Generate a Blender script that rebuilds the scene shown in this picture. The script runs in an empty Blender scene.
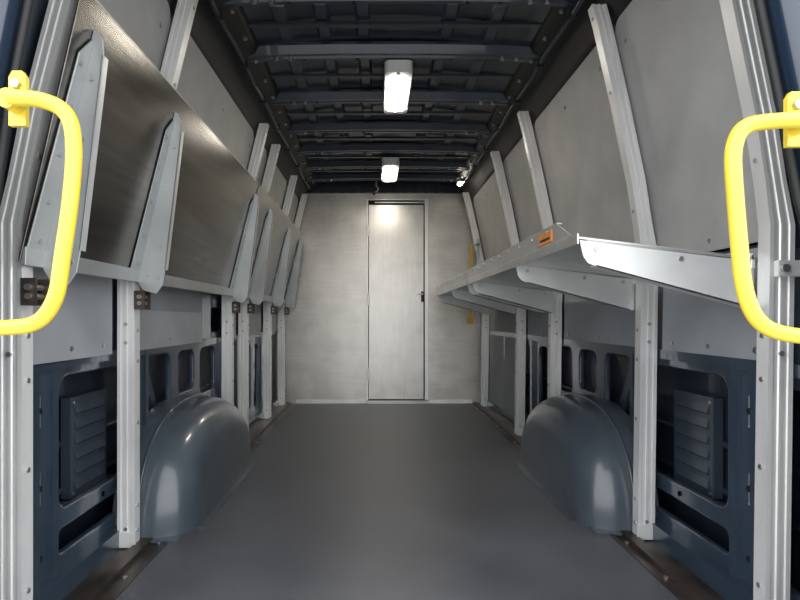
import bpy, bmesh, math, random
from mathutils import Vector, Matrix
random.seed(4)
C=0.045; YB=4.87
bpy.context.scene.view_settings.view_transform='Standard'
# ---------------- materials ----------------
def mat(name, c1, c2=None, scale=6, rough=0.5, r2=None, metal=0.0, stretch=(1,1,1), bump=0.0, bscale=40, coat=0.0, detail=6, lo=0.35, hi=0.65, emit=None, es=0, scratch=None, samt=.09):
    m=bpy.data.materials.new(name); m.use_nodes=True
    nt=m.node_tree; b=nt.nodes['Principled BSDF']
    b.inputs['Metallic'].default_value=metal
    b.inputs['Coat Weight'].default_value=coat
    tc=nt.nodes.new('ShaderNodeTexCoord'); mp=nt.nodes.new('ShaderNodeMapping')
    nt.links.new(tc.outputs['Object'],mp.inputs[0]); mp.inputs['Scale'].default_value=stretch
    n=nt.nodes.new('ShaderNodeTexNoise'); n.inputs['Scale'].default_value=scale; n.inputs['Detail'].default_value=detail
    nt.links.new(mp.outputs[0],n.inputs['Vector'])
    r=nt.nodes.new('ShaderNodeValToRGB'); r.color_ramp.elements[0].position=lo; r.color_ramp.elements[1].position=hi
    c2=c2 or tuple(x*0.85 for x in c1)
    r.color_ramp.elements[0].color=(*c2,1); r.color_ramp.elements[1].color=(*c1,1)
    nt.links.new(n.outputs[0],r.inputs[0]); col=r.outputs[0]
    if scratch:   # fine brushed streaks / scuffs
        mp2=nt.nodes.new('ShaderNodeMapping'); mp2.inputs['Scale'].default_value=scratch; mp2.inputs['Rotation'].default_value=(0,.04,0)
        nt.links.new(tc.outputs['Object'],mp2.inputs[0])
        n3=nt.nodes.new('ShaderNodeTexNoise'); n3.inputs['Scale'].default_value=1; n3.inputs['Detail'].default_value=8
        nt.links.new(mp2.outputs[0],n3.inputs['Vector'])
        m3=nt.nodes.new('ShaderNodeMapRange'); m3.inputs[1].default_value=.3; m3.inputs[2].default_value=.7; m3.inputs[3].default_value=1-samt; m3.inputs[4].default_value=1+samt*.5
        nt.links.new(n3.outputs[0],m3.inputs[0])
        mx=nt.nodes.new('ShaderNodeVectorMath'); mx.operation='SCALE'
        nt.links.new(col,mx.inputs[0]); nt.links.new(m3.outputs[0],mx.inputs['Scale']); col=mx.outputs[0]
    nt.links.new(col,b.inputs['Base Color'])
    mr=nt.nodes.new('ShaderNodeMapRange'); mr.inputs[3].default_value=rough; mr.inputs[4].default_value=r2 if r2 else rough*1.2
    nt.links.new(n.outputs[0],mr.inputs[0]); nt.links.new(mr.outputs[0],b.inputs['Roughness'])
    if bump>0:
        n2=nt.nodes.new('ShaderNodeTexNoise'); n2.inputs['Scale'].default_value=bscale
        nt.links.new(mp.outputs[0],n2.inputs['Vector'])
        bp=nt.nodes.new('ShaderNodeBump'); bp.inputs['Strength'].default_value=bump; bp.inputs['Distance'].default_value=0.01
        nt.links.new(n2.outputs[0],bp.inputs['Height']); nt.links.new(bp.outputs[0],b.inputs['Normal'])
    if emit:
        b.inputs['Emission Color'].default_value=(*emit,1); b.inputs['Emission Strength'].default_value=es
    return m
M_blue=mat('dark_blue_paint',(0.036,0.056,0.082),(0.026,0.041,0.063),rough=0.26,coat=0.6)
M_pillar=mat('pillar_paint',(0.012,0.026,0.052),(0.009,0.020,0.042),rough=0.25,coat=0.6)
M_arch=mat('arch_paint',(0.072,0.090,0.110),(0.048,0.062,0.078),scale=5,rough=0.27,coat=0.4,bump=0.14,bscale=9,detail=10)
M_skin=mat('skin_paint',(0.020,0.031,0.047),(0.014,0.021,0.034),rough=0.4,coat=0.3)
M_roof=mat('roof_paint',(0.018,0.027,0.042),(0.012,0.018,0.028),rough=0.34,coat=0.4)
M_rib=mat('roof_rib_paint',(0.020,0.032,0.052),(0.014,0.022,0.038),rough=0.30,coat=0.5)
M_alu=mat('aluminium_extrusion',(0.90,0.90,0.885),(0.74,0.74,0.73),scale=7,rough=0.34,metal=0.4,stretch=(1,1,0.3),detail=10)
M_plate=mat('aluminium_sheet',(0.70,0.70,0.68),(0.58,0.58,0.57),scale=5,rough=0.30,metal=0.75,scratch=(3,6,60))
M_shelf=mat('reflection_toned_shelf_sheet',(0.25,0.237,0.22),(0.13,0.122,0.113),scale=2.5,rough=0.17,r2=0.33,metal=0.9,stretch=(1,0.4,2.2),detail=10,bump=0.04,bscale=2.5,scratch=(3,3,50),samt=.2)  # dark reflections and streaky sheen put into the metal's colour
M_brk=mat('bracket_sheet',(0.46,0.48,0.48),(0.38,0.40,0.40),scale=7,rough=0.36,metal=0.5)
M_brk2=mat('bracket_lit_sheet',(0.70,0.71,0.705),(0.60,0.61,0.61),scale=7,rough=0.36,metal=0.4)  # same bracket sheet, with brightness from the rear light put into its colour
M_bulk=mat('bulkhead_aluminium',(0.60,0.575,0.53),(0.49,0.468,0.43),scale=5,rough=0.28,r2=0.44,metal=0.7,detail=15,lo=0.36,hi=0.60,scratch=(3,5,90))
M_door=mat('door_aluminium',(0.58,0.558,0.52),(0.48,0.46,0.425),scale=5,rough=0.26,r2=0.40,metal=0.7,detail=15,lo=0.36,hi=0.60,scratch=(80,5,3))
M_liner=mat('grey_liner',(0.42,0.418,0.41),(0.35,0.348,0.34),scale=6,rough=0.5,detail=14)
M_linlow=mat('grey_liner_low',(0.36,0.38,0.40),(0.30,0.32,0.34),scale=4,rough=0.5,detail=9)
M_floor=mat('rubber_floor_mat',(0.098,0.102,0.114),(0.066,0.069,0.079),scale=2.4,rough=0.34,r2=0.52,detail=15,bump=0.10,bscale=140,lo=.36,hi=.66)
M_sill=mat('sill_metal',(0.13,0.105,0.09),(0.045,0.036,0.03),scale=7,rough=0.3,metal=0.6)
M_black=mat('black_plastic',(0.008,0.009,0.010),rough=0.5)
M_vent=mat('vent_plastic',(0.030,0.042,0.058),rough=0.33)
M_yel=mat('yellow_powdercoat',(0.84,0.65,0.06),(0.80,0.60,0.05),rough=0.3,coat=0.4)
M_white=mat('white_plastic',(0.75,0.75,0.73),rough=0.4)
M_lens=mat('lamp_lens',(0.9,0.88,0.8),rough=0.3,emit=(1.0,0.93,0.80),es=46)
M_dark=mat('dark_gap',(0.01,0.01,0.011),rough=0.8)
M_steel=mat('zinc_steel',(0.5,0.5,0.48),rough=0.35,metal=0.9)
M_orange=mat('orange_label',(0.75,0.25,0.05),rough=0.5)
M_amber=mat('amber_strap',(0.65,0.42,0.03),rough=0.6)

# ---------------- builder ----------------
class B:
    def __init__(s): s.v=[];s.f=[];s.m=[];s.sm=[];s.mats=[]
    def mi(s,m):
        if m not in s.mats: s.mats.append(m)
        return s.mats.index(m)
    def add(s,vs,fs,m,smooth=False):
        o=len(s.v); s.v+= [tuple(v) for v in vs]; k=s.mi(m)
        for f in fs: s.f.append([i+o for i in f]); s.m.append(k); s.sm.append(smooth)
    def box(s,x0,x1,y0,y1,z0,z1,m):
        s.prism([(x0,y0,z0),(x1,y0,z0),(x1,y0,z1),(x0,y0,z1)],(0,y1-y0,0),m)
    def prism(s,poly,ext,m,smooth=False):
        n=len(poly); e=Vector(ext); vs=[Vector(p) for p in poly]; vs+=[p+e for p in vs]
        fs=[list(range(n)),list(range(2*n-1,n-1,-1))]+[[i,(i+1)%n,n+(i+1)%n,n+i] for i in range(n)]
        s.add(vs,fs,m,smooth)
    def cyl(s,p0,p1,r,m,n=12,r1=None):
        s.tube([p0,p1],r,m,n,smooth=False,r1=r1)
    def tube(s,path,r,m,n=14,smooth=True,r1=None):
        P=[Vector(p) for p in path]; L=len(P)
        T=[(P[min(i+1,L-1)]-P[max(i-1,0)]).normalized() for i in range(L)]
        a=Vector((0,0,1)) if abs(T[0].z)<0.9 else Vector((1,0,0))
        N=T[0].cross(a).normalized(); vs=[]
        for i in range(L):
            N=(N-T[i]*N.dot(T[i])).normalized(); Bn=T[i].cross(N)
            rr=r if (r1 is None or i==0) else r1
            for k in range(n):
                t=2*math.pi*k/n; vs.append(P[i]+N*math.cos(t)*rr+Bn*math.sin(t)*rr)
        fs=[[i*n+k,i*n+(k+1)%n,(i+1)*n+(k+1)%n,(i+1)*n+k] for i in range(L-1) for k in range(n)]
        s.add(vs,fs,m,smooth)
        s.add([vs[k] for k in range(n)],[list(range(n))],m); s.add([vs[(L-1)*n+k] for k in range(n)],[list(range(n))],m)
    def sheet(s,rows,th,m,smooth=False):
        th=Vector(th); R=len(rows); K=len(rows[0]); g=[Vector(p) for r in rows for p in r]; n=len(g)
        vs=g+[p+th for p in g]; fs=[]
        for i in range(R-1):
            for k in range(K-1):
                a=i*K+k; fs.append([a,a+1,a+K+1,a+K]); fs.append([n+a,n+a+K,n+a+K+1,n+a+1])
        for i in range(R-1):
            a=i*K; fs.append([a,a+K,n+a+K,n+a]); a=i*K+K-1; fs.append([a,n+a,n+a+K,a+K])
        for k in range(K-1):
            fs.append([k,n+k,n+k+1,k+1]); a=(R-1)*K+k; fs.append([a,a+1,n+a+1,n+a])
        s.add(vs,fs,m,smooth)
    def finish(s,name,bevel=0,seg=2,parent=None,auto=False):
        me=bpy.data.meshes.new(name)
        V=[Vector(v) for v in s.v]
        c=Vector([(min(v[i] for v in V)+max(v[i] for v in V))/2 for i in range(3)])
        me.from_pydata([v-c for v in V],[],s.f)
        for m in s.mats: me.materials.append(m)
        for p,k,sm in zip(me.polygons,s.m,s.sm): p.material_index=k; p.use_smooth=sm
        bm=bmesh.new(); bm.from_mesh(me); bmesh.ops.recalc_face_normals(bm,faces=bm.faces); bm.to_mesh(me); bm.free()
        o=bpy.data.objects.new(name,me); o.location=c; bpy.context.collection.objects.link(o)
        if bevel:
            b=o.modifiers.new('bevel','BEVEL'); b.width=bevel; b.segments=seg; b.limit_method='ANGLE'; b.angle_limit=math.radians(40)
        if parent: o.parent=parent
        return o

def interp(t,z):
    if z<=t[0][0]: return t[0][1]
    for (a,wa),(b,wb) in zip(t,t[1:]):
        if z<=b: return wa+(wb-wa)*(z-a)/(b-a)
    return t[-1][1]
PROF={1:[(0,.855),(.95,.868),(1.2,.83),(1.467,.775),(1.76,.708),(1.86,.675)],
     -1:[(0,.855),(.95,.855),(1.2,.805),(1.5,.728),(1.777,.661),(1.86,.635)]}
def W(sd,z): return interp(PROF[sd],z)
def X(sd,w): return C+sd*w

def rr(y0,y1,z0,z1,r,n=5):
    pts=[]
    for cx,cz,a0 in((y1-r,z1-r,0),(y0+r,z1-r,90),(y0+r,z0+r,180),(y1-r,z0+r,270)):
        for i in range(n+1):
            a=math.radians(a0+90*i/n); pts.append((cx+r*math.cos(a),cz+r*math.sin(a)))
    return pts
def holed(b,outer,holes,x,th,m,bev=0.004):
    cu=bpy.data.curves.new('t','CURVE'); cu.dimensions='2D'; cu.fill_mode='BOTH'; cu.extrude=th/2; cu.bevel_depth=bev; cu.bevel_resolution=2
    for pl in [outer]+holes:
        sp=cu.splines.new('POLY'); sp.points.add(len(pl)-1)
        for q,p in zip(sp.points,pl): q.co=(p[0],p[1],0,1)
        sp.use_cyclic_u=True
    o=bpy.data.objects.new('t',cu); bpy.context.collection.objects.link(o)
    dg=bpy.context.evaluated_depsgraph_get(); me=bpy.data.meshes.new_from_object(o.evaluated_get(dg))
    vs=[(x+v.co.z,v.co.x,v.co.y) for v in me.vertices]; fs=[list(p.vertices) for p in me.polygons]
    b.add(vs,fs,m); bpy.data.objects.remove(o); bpy.data.curves.remove(cu); bpy.data.meshes.remove(me)

# ---------------- floor ----------------
b=B()
b.box(C-1.0,C+1.0,.92,YB+.02,-.06,-.012,M_skin)
b.box(-.69,.795,.92,YB-.002,-.012,0,M_floor)
for sd,xe in((-1,-.69),(1,.795)):
    xo=X(sd,.90); x0,x1=sorted((xe,xo))
    b.box(x0,x1,.92,YB-.002,-.012,-.004,M_sill)
    x0,x1=sorted((xe-sd*.002,xe+sd*.012)); b.box(x0,x1,.92,YB-.01,-.006,.003,M_sill)
    x0,x1=sorted((X(sd,.79),X(sd,.83)))
    b.box(x0,x1,.95,YB-.01,-.004,.010,M_sill)
    for y in [1.1+.25*i for i in range(15)]:
        b.cyl((xe+sd*.03,y,-.004),(xe+sd*.03,y,.001),.007,M_steel)
b.finish('floor')

# ---------------- side walls ----------------
POST={-1:[1.253,1.826,3.04,3.40,4.14,4.75],1:[1.28,1.892,2.86,3.54,4.70]}
for sd,nm in((-1,'left'),(1,'right')):
    b=B()
    prof=[(-.06,1.0),(.3,1.01),(.9,1.0),(1.2,.93),(1.5,.85),(1.76,.78),(1.92,.70)]
    rows=[[(X(sd,w),y,z) for y in (1.0,2.0,3.0,4.0,YB+.02)] for z,w in prof]
    b.sheet(rows,(sd*.01,0,0),M_skin,True)
    for z in(.22,.36):
        b.tube([(X(sd,1.0),1.3,z),(X(sd,1.0),4.7,z)],.012,M_skin,8)
    xi=X(sd,.925)
    outer=[(1.0,-.05),(YB,-.05),(YB,.92),(1.0,.92)]
    holes=[rr(1.07,1.36,.1,.58,.05),rr(1.525,1.985,.205,.585,.05),rr(1.52,1.98,.085,.165,.03),
           rr(2.10,2.36,.34,.60,.05),rr(2.44,2.66,.40,.60,.05),rr(2.74,3.0,.36,.60,.05),
           rr(3.12,3.32,.12,.58,.06),rr(3.48,3.86,.10,.58,.07),rr(3.94,4.08,.10,.56,.05),rr(4.22,4.64,.1,.56,.08),
           rr(1.425,1.45,.45,.55,.012),rr(1.425,1.45,.25,.35,.012),rr(2.02,2.05,.45,.55,.013)]
    for y0 in(1.3,1.95,2.92,3.6,4.3): holes.append(rr(y0,y0+.25,.66,.8,.03))
    holed(b,outer,holes,xi,.010,M_blue,.007)
    for y0,y1 in((1.385,1.412),(1.468,1.495),(2.0,2.012),(2.06,2.085),(3.05,3.09),(3.40,3.44),(4.12,4.16)):
        x0,x1=sorted((xi-sd*.03,xi)); b.box(x0,x1,y0,y1,.02,.62,M_blue)
    x0,x1=sorted((xi-sd*.028,xi)); b.box(x0,x1,1.02,YB-.02,.605,.635,M_blue)
    x0,x1=sorted((xi-sd*.05,xi)); b.box(x0,x1,1.0,YB-.02,-.03,.055,M_blue)
    for (ya,za,yb,zb) in((2.12,.62,2.30,.33),(2.60,.62,2.46,.36),(3.5,.6,3.84,.15)):
        x=X(sd,.955); b.prism([(x,ya,za),(x,ya+.05,za),(x,yb+.05,zb),(x,yb,zb)],(sd*.012,0,0),M_blue)
    x0,x1=sorted((X(sd,.935),X(sd,.995))); b.box(x0,x1,1.53,1.98,.165,.19,M_blue)
    b.box(x0,x1,1.53,1.56,.19,.60,M_blue)
    for y in(1.60,1.72,1.84): 
        a0,a1=sorted((X(sd,.950),X(sd,.97))); b.box(a0,a1,y,y+.07,.188,.193,M_steel)
    for y in(1.44,1.77,2.03,2.07,3.06,3.42):
        for z in(.12,.3,.5):
            if y==1.77: z=.185
            b.cyl((xi-sd*.005,y,z),(xi-sd*.016,y,z),.008,M_black,8)
    for y in POST[sd]+[1.03]:
        zs=[.9,1.1,1.3,1.5,1.7,1.86]
        rows=[[(X(sd,W(sd,z)+.045),y-.07,z),(X(sd,W(sd,z)+.045),y+.10,z)] for z in zs]
        b.sheet(rows,(sd*.05,0,0),M_skin,True)
    top=.545 if sd<0 else .60
    h=[(1.72,W(sd,1.72)+.046),(1.765,W(sd,1.765)+.036),(1.81,W(sd,1.81)+.028),(1.85,(W(sd,1.85)+top)/2+.045),(1.872,top+.02),(1.90,top)]
    rows=[[(X(sd,w),y,z) for y in(1.0,2,3,4,YB)] for z,w in h]
    b.sheet(rows,(sd*.03,0,.02),M_black,True)
    for i in range(18):
        b.cyl((X(sd,top+.035),1.25+.2*i,1.875),(X(sd,top+.028),1.25+.2*i,1.858),.008,M_steel,8)
    b.finish('wall_'+nm)
    b=B(); b.tube([(X(sd,W(sd,1.80)-.038),1.02+.1*i,1.832+.005*math.sin(i*1.1)) for i in range(38)],.010,M_skin,8)
    for i in range(9):
        x=X(sd,W(sd,1.80)-.038); b.box(x-.014,x+.014,1.2+.4*i,1.225+.4*i,1.818,1.848,M_black)
    b.finish('cable_conduit')

# liners
def liner(sd,y0,y1,z0,z1,m,r=.06,off=.036,name='wall_liner_panel',round_top=True):
    zs=[z0]; k=6
    while zs[-1]+.09<z1-r: zs.append(zs[-1]+.09)
    zs+= [z1-r+r*math.sin(math.radians(90*i/k)) for i in range(k+1)]
    rows=[]
    for z in zs:
        d=max(0,z-(z1-r)); ins=(r-math.sqrt(max(0,r*r-d*d))) if round_top else 0
        w=W(sd,z)+off
        rows.append([(X(sd,w),y0+ins,z),(X(sd,w),y1-ins,z)])
    b=B(); b.sheet(rows,(sd*.006,0,0),m,False)
    for y in(y0+.06,(y0+y1)/2,y1-.06):
        for z in(z0+.03,z1-r-.02):
            x=X(sd,W(sd,z)+off); b.cyl((x,y,z),(x-sd*.004,y,z),.007,M_steel,8)
    b.finish(name)
for y0,y1 in((1.29,1.895),(1.985,2.86),(2.95,3.54),(3.63,4.66)): liner(1,y0,y1,.93,1.73,M_liner)
for y0,y1 in((1.27,1.82),(1.91,3.04),(3.10,3.39),(3.47,4.13),(4.22,4.73)): liner(-1,y0,y1,.93,1.74,M_liner)
for y0,y1 in((1.335,1.85),(1.94,2.82),(2.90,3.50)): liner(1,y0,y1,.63,.915,M_linlow,r=.01,off=.034)
liner(1,3.585,4.66,.05,.915,M_linlow,r=.01,off=.034)
for y0,y1 in((1.30,1.785),(1.865,2.70),(3.09,3.35),(3.46,4.08),(4.20,4.69)): liner(-1,y0,y1,.625,.915,M_linlow,r=.01,off=.034)

# ---------------- posts ----------------
def post(sd,y,z0=0.0,z1=1.79,hw=.028,hy=.020):
    b=B()
    sec=[(-hw,-hy),(-hw*.62,-hy),(-hw*.55,-hy+.003),(-hw*.2,-hy+.003),(-hw*.12,-hy),(hw*.12,-hy),(hw*.2,-hy+.003),(hw*.55,-hy+.003),(hw*.62,-hy),(hw,-hy),(hw,hy),(hw*.5,hy),(hw*.5,-hy+.009),(-hw*.5,-hy+.009),(-hw*.5,hy),(-hw,hy)]
    zs=[z0,.3,.6,.85,.95,1.05,1.2,1.33,1.467,1.6,1.72,z1]; n=len(sec); vs=[]
    for z in zs:
        t=1.0 if z<=.95 else .85
        for a,c in sec: vs.append((X(sd,W(sd,z)+a*t*sd),y+c,z))
    fs=[[i*n+k,i*n+(k+1)%n,(i+1)*n+(k+1)%n,(i+1)*n+k] for i in range(len(zs)-1) for k in range(n)]
    fs+=[list(range(n)),list(range((len(zs)-1)*n,len(zs)*n))]
    b.add(vs,fs,M_alu)
    for z in(.05,.13,.4,.6,.70,1.1,1.5,1.75):
        x=X(sd,W(sd,z)-hw-.0005 if z<.95 else W(sd,z)-hw*.85-.0005)
        b.cyl((x,y,z),(x-sd*.003,y,z),.006,M_steel,8)
    for z in(.06,.66,.72): b.cyl((X(sd,W(sd,z)),y-hy+.001,z),(X(sd,W(sd,z)),y-hy-.004,z),.006,M_steel,8)
    x=X(sd,W(sd,0)); b.box(x-.032,x+.032,y-.024,y-.020,.0,.05,M_alu)
    b.finish('aluminium_post')
for sd in(-1,1):
    for y in POST[sd]: post(sd,y)

# ---------------- wheel arches ----------------
for sd in(-1,1):
    b=B(); yc,L=(2.385,.53) if sd<0 else (2.42,.50); H=.40; n=56; wi=.672
    rows=[]; st=[(.925,1.0),(.85,1.0),(.835,.99)]
    r=.145
    for i in range(0,11):
        a=math.radians(90*i/10); st.append((wi+.004+r-r*math.sin(a), .985-(.30)*(1-math.cos(a))))
    st+= [(wi+.001,.64),(wi,.58),(wi-.004,.35),(wi-.004,.02)]
    for w,k in st:
        row=[]
        for j in range(n+1):
            t=math.pi*j/n; cs=math.cos(t); sn=math.sin(t)
            ky=.30+.70*k if k>.6 else k*(.30+.70*.6)/.6
            yy=yc-math.copysign(abs(cs)**.80,cs)*L*ky; zz=(abs(sn)**.85)*H*k
            row.append((X(sd,w),yy,zz))
        rows.append(row)
    R=len(rows); vs=[p for r_ in rows for p in r_]; K=n+1
    fs=[[i*K+k,i*K+k+1,(i+1)*K+k+1,(i+1)*K+k] for i in range(R-1) for k in range(K-1)]
    b.add(vs,fs,M_arch,True)
    x0,x1=sorted((X(sd,.652),X(sd,.74)))
    b.box(x0,x1,yc-L*.80,yc+L*.78,-.002,.007,M_arch)
    x0,x1=sorted((X(sd,.70),X(sd,.82))); b.box(x0,x1,yc-L-.01,yc-L*.79,-.002,.007,M_arch)
    b.tube([(X(sd,.843),yc-math.copysign(abs(math.cos(t))**.80,math.cos(t))*L,abs(math.sin(t))**.85*H) for t in [math.pi*i/40 for i in range(2,39)]],.007,M_arch,8)
    b.finish('wheel_arch')

# ---------------- vents ----------------
for sd in(-1,1):
    b=B(); xf=X(sd,.962)
    x0,x1=sorted((X(sd,.995),xf))
    b.box(x0,x1,1.68,1.90,.195,.50,M_vent)
    for i in range(6):
        z=.215+.046*i
        b.prism([(xf,1.70,z),(xf-sd*.006,1.70,z+.006),(xf,1.70,z+.034)],(0,.18,0),M_vent)
    for z in(.21,.485): b.cyl((xf,1.69,z),(xf-sd*.004,1.69,z),.005,M_steel,8)
    b.finish('air_vent_box',.003)

# ---------------- ceiling ----------------
b=B()
xs=[-.66,-.6,-.45,-.2,0,.2,.45,.6,.68]
rows=[[(C+x,y,1.925-.035*(x/.66)**2) for x in xs] for y in (1.0,2.0,3.0,4.0,YB+.02)]
b.sheet(rows,(0,0,.012),M_roof,True)
RIBS=[1.12,1.53,1.99,2.43,2.93,3.40,3.82,4.22,4.58]
for y in RIBS:
    pr=[(-.60,1.862),(-.50,1.868),(-.2,1.874),(.2,1.874),(.52,1.868),(.66,1.860)]
    rows=[[(C+x,y-.05,z+.03),(C+x,y-.030,z),(C+x,y-.012,z),(C+x,y-.006,z+.008),(C+x,y+.006,z+.008),(C+x,y+.012,z),(C+x,y+.03,z),(C+x,y+.05,z+.03)] for x,z in pr]
    b.sheet(rows,(0,0,.012),M_rib,False)
    for x in(-.48,-.42,.50,.56): b.cyl((C+x,y,1.88),(C+x,y,1.858),.009,M_steel,8)
    for x in(-.36,-.13,.28,.40): b.cyl((C+x,y+.02,1.89),(C+x,y+.02,1.867),.006,M_black,8)
for i in range(len(RIBS)-1):
    y=(RIBS[i]+RIBS[i+1])/2
    b.box(C-.6,C+.62,y-.012,y+.012,1.892,1.905,M_roof)
for x in(-.42,-.26,-.10,.24,.42):
    for i in range(len(RIBS)-1):
        a,c=RIBS[i]+.09,RIBS[i+1]-.09; zt=1.925-.035*(x/.66)**2
        b.prism([(C+x-.035,a,zt+.003),(C+x-.02,a+.01,zt-.010),(C+x+.02,a+.01,zt-.010),(C+x+.035,a,zt+.003)],(0,c-a,0),M_rib)
b.finish('ceiling')

# ---------------- lamps ----------------
for yc in(2.69,4.17):
    b=B(); x=.095; hl=.25; hw=.062
    pl=[(x+p,yc+q) for p,q in rr(-hw,hw,-hl,hl,.025)]
    b.prism([(p,q,1.812) for p,q in pl],(0,0,.055),M_white)
    lw=[(x+p,yc+q) for p,q in rr(-hw+.020,hw-.020,-hl+.06,hl-.06,.02)]
    b.prism([(p,q,1.802) for p,q in lw],(0,0,.012),M_lens)
    for s in(-1,1): b.cyl((x,yc+s*(hl-.022),1.813),(x,yc+s*(hl-.022),1.808),.008,M_steel,10)
    b.finish('ceiling_light',.003)
b=B(); b.tube([(-.005,4.58,1.86),(-.008,4.58,1.82),(.012,4.58,1.80),(.0,4.58,1.775),(-.02,4.57,1.765)],.006,M_steel,8)
b.cyl((-.02,4.57,1.765),(-.028,4.57,1.745),.012,M_black); b.finish('hanging_wire_connector')
b=B(); b.cyl((.67,4.55,1.865),(.67,4.52,1.825),.026,M_white,16); b.cyl((.67,4.52,1.825),(.67,4.515,1.82),.018,M_lens,16); b.finish('interior_sensor_lamp')

# ---------------- bulkhead ----------------
b=B()
b.box(C-1.0,-.092,YB,YB+.03,-.06,1.95,M_bulk)
b.box(.44,C+1.0,YB,YB+.03,-.06,1.95,M_bulk)
b.box(-.092,.44,YB,YB+.03,1.78,1.95,M_bulk)
for x in(-.115,-.66,.463,.72):
    for i in range(22): b.cyl((x,YB,.06+.08*i),(x,YB-.003,.06+.08*i),.005,M_steel,8)
b.box(-.70,-.10,YB-.02,YB,0.0,.03,M_alu); b.box(.45,.82,YB-.02,YB,0.0,.03,M_alu)
b.box(C-.9,C+.9,YB-.03,YB,1.82,1.95,M_roof)
for i in range(13): b.box(-.55+.09*i,-.50+.09*i,YB-.04,YB-.03,1.825,1.87,M_rib)
b.finish('wall_back')
b=B()
b.box(-.090,.438,YB+.006,YB+.028,.0,1.778,M_dark)
b.box(-.092,-.076,YB-.014,YB+.01,0.03,1.775,M_alu); b.box(.414,.444,YB-.014,YB+.01,.03,1.775,M_alu)
b.box(-.076,.414,YB-.014,YB+.01,1.762,1.775,M_alu); b.box(-.02,.414,YB-.014,YB+.01,1.738,1.748,M_alu)
b.box(-.071,.405,YB-.008,YB+.012,.035,1.722,M_door)
for z in(.25,.9,1.5): b.box(-.084,-.064,YB-.018,YB-.006,z-.05,z+.05,M_steel)
b.box(.382,.404,YB-.02,YB-.005,.88,.97,M_black); b.box(.35,.40,YB-.04,YB-.03,.942,.954,M_steel); b.cyl((.393,YB-.02,.948),(.393,YB-.04,.948),.008,M_steel)
b.box(-.09,.44,YB-.05,YB,.0,.028,M_steel)
b.finish('door_1',.0015)

# ---------------- shelves ----------------
def rot2(pts,y): return [(p[0],y,p[1]) for p in pts]
def fold_shelf_down(y0,y1,bys,label=False):
    b=B(); hx,hz=.884,.876; ix,iz=.4725,.925
    b.prism([(hx,y0,hz),(ix,y0,iz),(ix,y0,iz+.006),(hx,y0,hz+.006)],(0,y1-y0,0),M_plate)
    ly=y0+.16 if label else y0
    b.prism([(ix,y0,iz-.012),(ix-.004,y0,iz-.012),(ix-.004,y0,iz+.014),(ix,y0,iz+.014)],(0,y1-y0,0),M_plate)
    b.add([(ix,y0+.01,iz),(ix-.003,y0+.01,iz),(ix-.003,ly,iz+.064),(ix,ly,iz+.064),(ix-.003,y1,iz+.064),(ix,y1,iz+.064),(ix-.003,y1,iz),(ix,y1,iz)],
          [[1,2,4,6],[0,7,5,3],[0,3,2,1],[2,3,5,4],[4,5,7,6],[0,1,6,7]],M_plate)
    b.box(ix-.003,ix+.014,ly,y1,iz+.062,iz+.065,M_plate)
    for i in range(int((y1-y0-.2)/.15)): b.cyl((ix-.003,ly+.08+.15*i,iz+.05),(ix-.007,ly+.08+.15*i,iz+.05),.005,M_steel,8)
    if label: b.box(ix-.0055,ix-.003,ly+.03,ly+.15,iz+.02,iz+.052,M_orange); b.box(ix-.006,ix-.0045,ly+.045,ly+.135,iz+.028,iz+.036,M_black)
    for y in bys:
        poly=[(ix+.002,iz-.002),(ix+.012,iz-.042),(ix+.022,iz-.056),(ix+.04,iz-.064),(hx-.012,hz-.112),(hx,hz-.108),(hx,hz)]
        b.prism(rot2(poly,y),(0,.005,0),M_brk2)
        b.prism([(ix+.04,y,iz-.064),(hx-.012,y,hz-.112),(hx-.012,y,hz-.107),(ix+.04,y,iz-.059)],(0,.035,0),M_brk2)
        b.prism([(ix+.02,y,iz-.006),(hx,y,hz-.004),(hx,y,hz),(ix+.02,y,iz-.002)],(0,.05,0),M_brk2)
        for i in range(6):
            t=.1+.16*i; xx=ix+(hx-ix)*t; zz=iz+(hz-iz)*t-.018
            if i in(0,3,5): b.cyl((xx,y,zz),(xx,y-.004,zz),.006,M_steel,8)
    b.box(hx-.008,hx+.001,y0,y1,hz-.02,hz+.012,M_alu)
    b.tube([(hx-.008,y0,hz+.010),(hx-.008,y1,hz+.010)],.006,M_alu,8)
    return b.finish('folding_shelf',.001,1)
fold_shelf_down(1.31,2.90,[1.312,1.92,2.80],True)
fold_shelf_down(2.92,4.45,[2.95,3.57,4.35])

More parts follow.
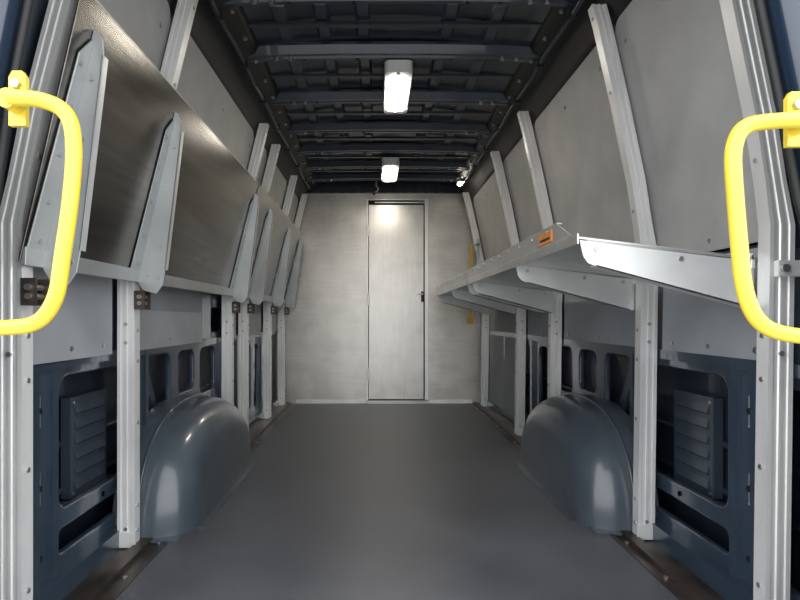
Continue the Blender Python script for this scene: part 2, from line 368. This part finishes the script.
def fold_shelf_up(y0,y1,bys):
    b=B(); hx,hz=-.775,.865; tx,tz=-.638,1.46
    b.prism([(hx,y0,hz),(tx,y0,tz),(tx-.005,y0,tz+.002),(hx-.005,y0,hz+.002)],(0,y1-y0,0),M_shelf)
    b.prism([(tx,y0,tz),(tx+.001,y0,tz+.004),(tx-.018,y0,tz+.008),(tx-.019,y0,tz+.003)],(0,y1-y0,0),M_plate)
    b.prism([(hx,y0,hz-.01),(hx+.012,y0,hz-.01),(hx+.014,y0,hz+.03),(hx+.008,y0,hz+.03)],(0,y1-y0,0),M_brk)
    ux,uz=(tx-hx),(tz-hz); L=math.hypot(ux,uz); ux/=L; uz/=L; nx,nz=uz,-ux
    P=lambda s,t:(hx+ux*s+nx*t,hz+uz*s+nz*t)
    for y in bys:
        poly=[P(0,.001),P(-.03,.03),P(-.032,.075),P(.0,.088),P(.05,.085),P(.50,.036),P(.535,.026),P(.55,.012),P(.55,.001)]
        b.prism(rot2(poly,y),(0,.005,0),M_brk)
        b.prism([(P(.05,.085)[0],y,P(.05,.085)[1]),(P(.50,.036)[0],y,P(.50,.036)[1]),(P(.50,.032)[0],y,P(.50,.032)[1]),(P(.05,.081)[0],y,P(.05,.081)[1])],(0,.025,0),M_brk2)
        vs=[(P(.0,.003)[0],y-.066,P(.0,.003)[1]),(P(.0,.003)[0],y,P(.0,.003)[1]),(P(.53,.003)[0],y,P(.53,.003)[1]),(P(.48,.003)[0],y-.04,P(.48,.003)[1])]
        b.prism(vs,(nx*.004,0,nz*.004),M_brk)
        for s in(.05,.14,.25,.36,.46):
            p=P(s,.007); p2=P(s,.011); b.cyl((p[0],y-.028,p[1]),(p2[0],y-.028,p2[1]),.006,M_steel,8)
        for s,t in((.02,.03),(.02,.070),(.12,.055),(.30,.032),(.44,.022)):
            p=P(s,t); b.cyl((p[0],y,p[1]),(p[0],y-.004,p[1]),.006,M_steel,8)
    return b.finish('folding_shelf',.001,1)
fold_shelf_up(1.215,3.00,[1.285,1.80,2.97])
fold_shelf_up(3.03,4.78,[3.38,4.10,4.70])

for sd in(-1,):
    for y in POST[sd]:
        b=B(); w=W(sd,.8)
        x0,x1=sorted((X(sd,w-.062),X(sd,w-.0285)))
        z1=.828; z0=z1-.06
        b.box(x0,x1,y-.026,y-.020,z0,z1,M_sill); b.box(x0,x1,y+.020,y+.026,z0,z1,M_sill)
        x0,x1=sorted((X(sd,w-.0325),X(sd,w-.0285))); b.box(x0,x1,y-.02,y+.02,z0,z1,M_sill)
        b.cyl((X(sd,w-.047),y-.034,z1-.02),(X(sd,w-.047),y+.034,z1-.02),.007,M_steel,10)
        b.cyl((X(sd,w-.047),y-.032,z0+.02),(X(sd,w-.047),y+.032,z0+.02),.007,M_steel,10)
        b.finish('shelf_hinge_bracket')
b=B(); b.box(.888,.985,1.238,1.254,.832,.868,M_alu); b.cyl((.90,1.238,.85),(.90,1.229,.85),.009,M_steel); b.cyl((.95,1.238,.85),(.95,1.230,.85),.007,M_steel)
b.finish('shelf_latch',.002)

# ---------------- rear door pillars ----------------
for sd,pts in((-1,[(-.06,-.70),(.9,-.69),(.95,-.675),(1.13,-.65),(1.31,-.615),(1.6,-.55),(1.86,-.48)]),
              (1,[(-.06,.765),(.9,.760),(.95,.745),(1.13,.712),(1.31,.675),(1.6,.61),(1.86,.54)])):
    b=B(); o=C+sd*1.0
    rows=[[(x,.94,z),(x+sd*.02,.93,z),(o,.93,z)] for z,x in pts]
    b.sheet(rows,(0,.06,0),M_pillar,True)
    b.tube([(x-sd*.004,.985,z) for z,x in pts],.009,M_black,10)
    b.finish('door_pillar')
b=B(); b.box(C-1.0,C+1.0,.93,1.0,1.86,1.96,M_pillar); b.finish('rear_door_header',.01)

# ---------------- grab handles ----------------
def smooth(path,it=3):
    P=[Vector(p) for p in path]
    for _ in range(it):
        Q=[P[0]]
        for a,c in zip(P,P[1:]): Q+= [a*.75+c*.25,a*.25+c*.75]
        Q.append(P[-1]); P=Q
    return P
K=.9
def S(x,z,dy=0): return (x*K,.895+dy,.74+(z-.74)*K)
for sd,path in((-1,[(-.652,1.130),(-.60,1.130),(-.548,1.108),(-.536,1.05),(-.543,.95),(-.560,.84),(-.568,.775),(-.60,.728),(-.66,.722),(-.73,.722)]),
               (1,[(.76,1.092),(.70,1.090),(.648,1.082),(.631,1.04),(.634,.98),(.643,.87),(.652,.78),(.680,.725),(.735,.708),(.80,.706)])):
    b=B(); P=[S(x,z) for x,z in path]
    b.tube(smooth(P),.0125,M_yel,18)
    (x,y,z)=P[0]; x+=sd*.004
    b.prism([(x-.014,y+.034,z-.035),(x+.014,y+.034,z-.035),(x+.014,y+.034,z+.045),(x+.008,y+.034,z+.055),(x-.008,y+.034,z+.055),(x-.014,y+.034,z+.045)],(0,-.010,0),M_yel)
    b.cyl((x,y+.03,z),(x,y-.004,z),.016,M_yel,16)
    b.cyl((x,y+.024,z+.032),(x,y+.016,z+.032),.008,M_steel,6)
    (x,y,z)=P[-1]
    b.prism([(x-.014,y+.034,z-.045),(x+.014,y+.034,z-.045),(x+.014,y+.034,z+.035),(x-.014,y+.034,z+.035)],(0,-.010,0),M_yel)
    b.cyl((x,y+.03,z),(x,y-.004,z),.016,M_yel,16)
    b.finish('grab_handle')

b=B()
for z0,z1 in((1.13,1.36),(.72,.86)):
    b.prism([(.765,4.66,z0),(.785,4.66,z0),(.80,4.66,z1),(.775,4.66,z1)],(0,.008,0),M_amber)
    b.box(.755,.80,4.65,4.675,z0-.03,z0+.02,M_amber)
b.box(.83,.85,4.655,4.675,.70,1.4,M_steel); b.box(.795,.85,4.655,4.665,1.34,1.36,M_steel); b.box(.79,.85,4.655,4.665,.84,.86,M_steel)
b.finish('cargo_strap')

# ---------------- world, lights, camera ----------------
w=bpy.data.worlds.new('overcast'); bpy.context.scene.world=w; w.use_nodes=True
nt=w.node_tree; bg=nt.nodes['Background']
tc=nt.nodes.new('ShaderNodeTexCoord'); sx=nt.nodes.new('ShaderNodeSeparateXYZ'); nt.links.new(tc.outputs['Generated'],sx.inputs[0])
r=nt.nodes.new('ShaderNodeValToRGB'); mr=nt.nodes.new('ShaderNodeMapRange'); mr.inputs[1].default_value=-1
nt.links.new(sx.outputs['Z'],mr.inputs[0]); nt.links.new(mr.outputs[0],r.inputs[0])
r.color_ramp.elements[0].position=.46; r.color_ramp.elements[0].color=(.34,.34,.34,1)
r.color_ramp.elements[1].position=.52; r.color_ramp.elements[1].color=(.95,.97,1.0,1)
nt.links.new(r.outputs[0],bg.inputs[0]); bg.inputs[1].default_value=3.9

cd=bpy.data.cameras.new('camera'); cam=bpy.data.objects.new('camera',cd); bpy.context.collection.objects.link(cam)
cam.location=(0,0,.74); cam.rotation_euler=(math.radians(90),0,0)
cd.sensor_width=36; cd.lens=560/800*36; cd.shift_x=23/800; cd.shift_y=18/800; cd.clip_start=.02
bpy.context.scene.camera=cam
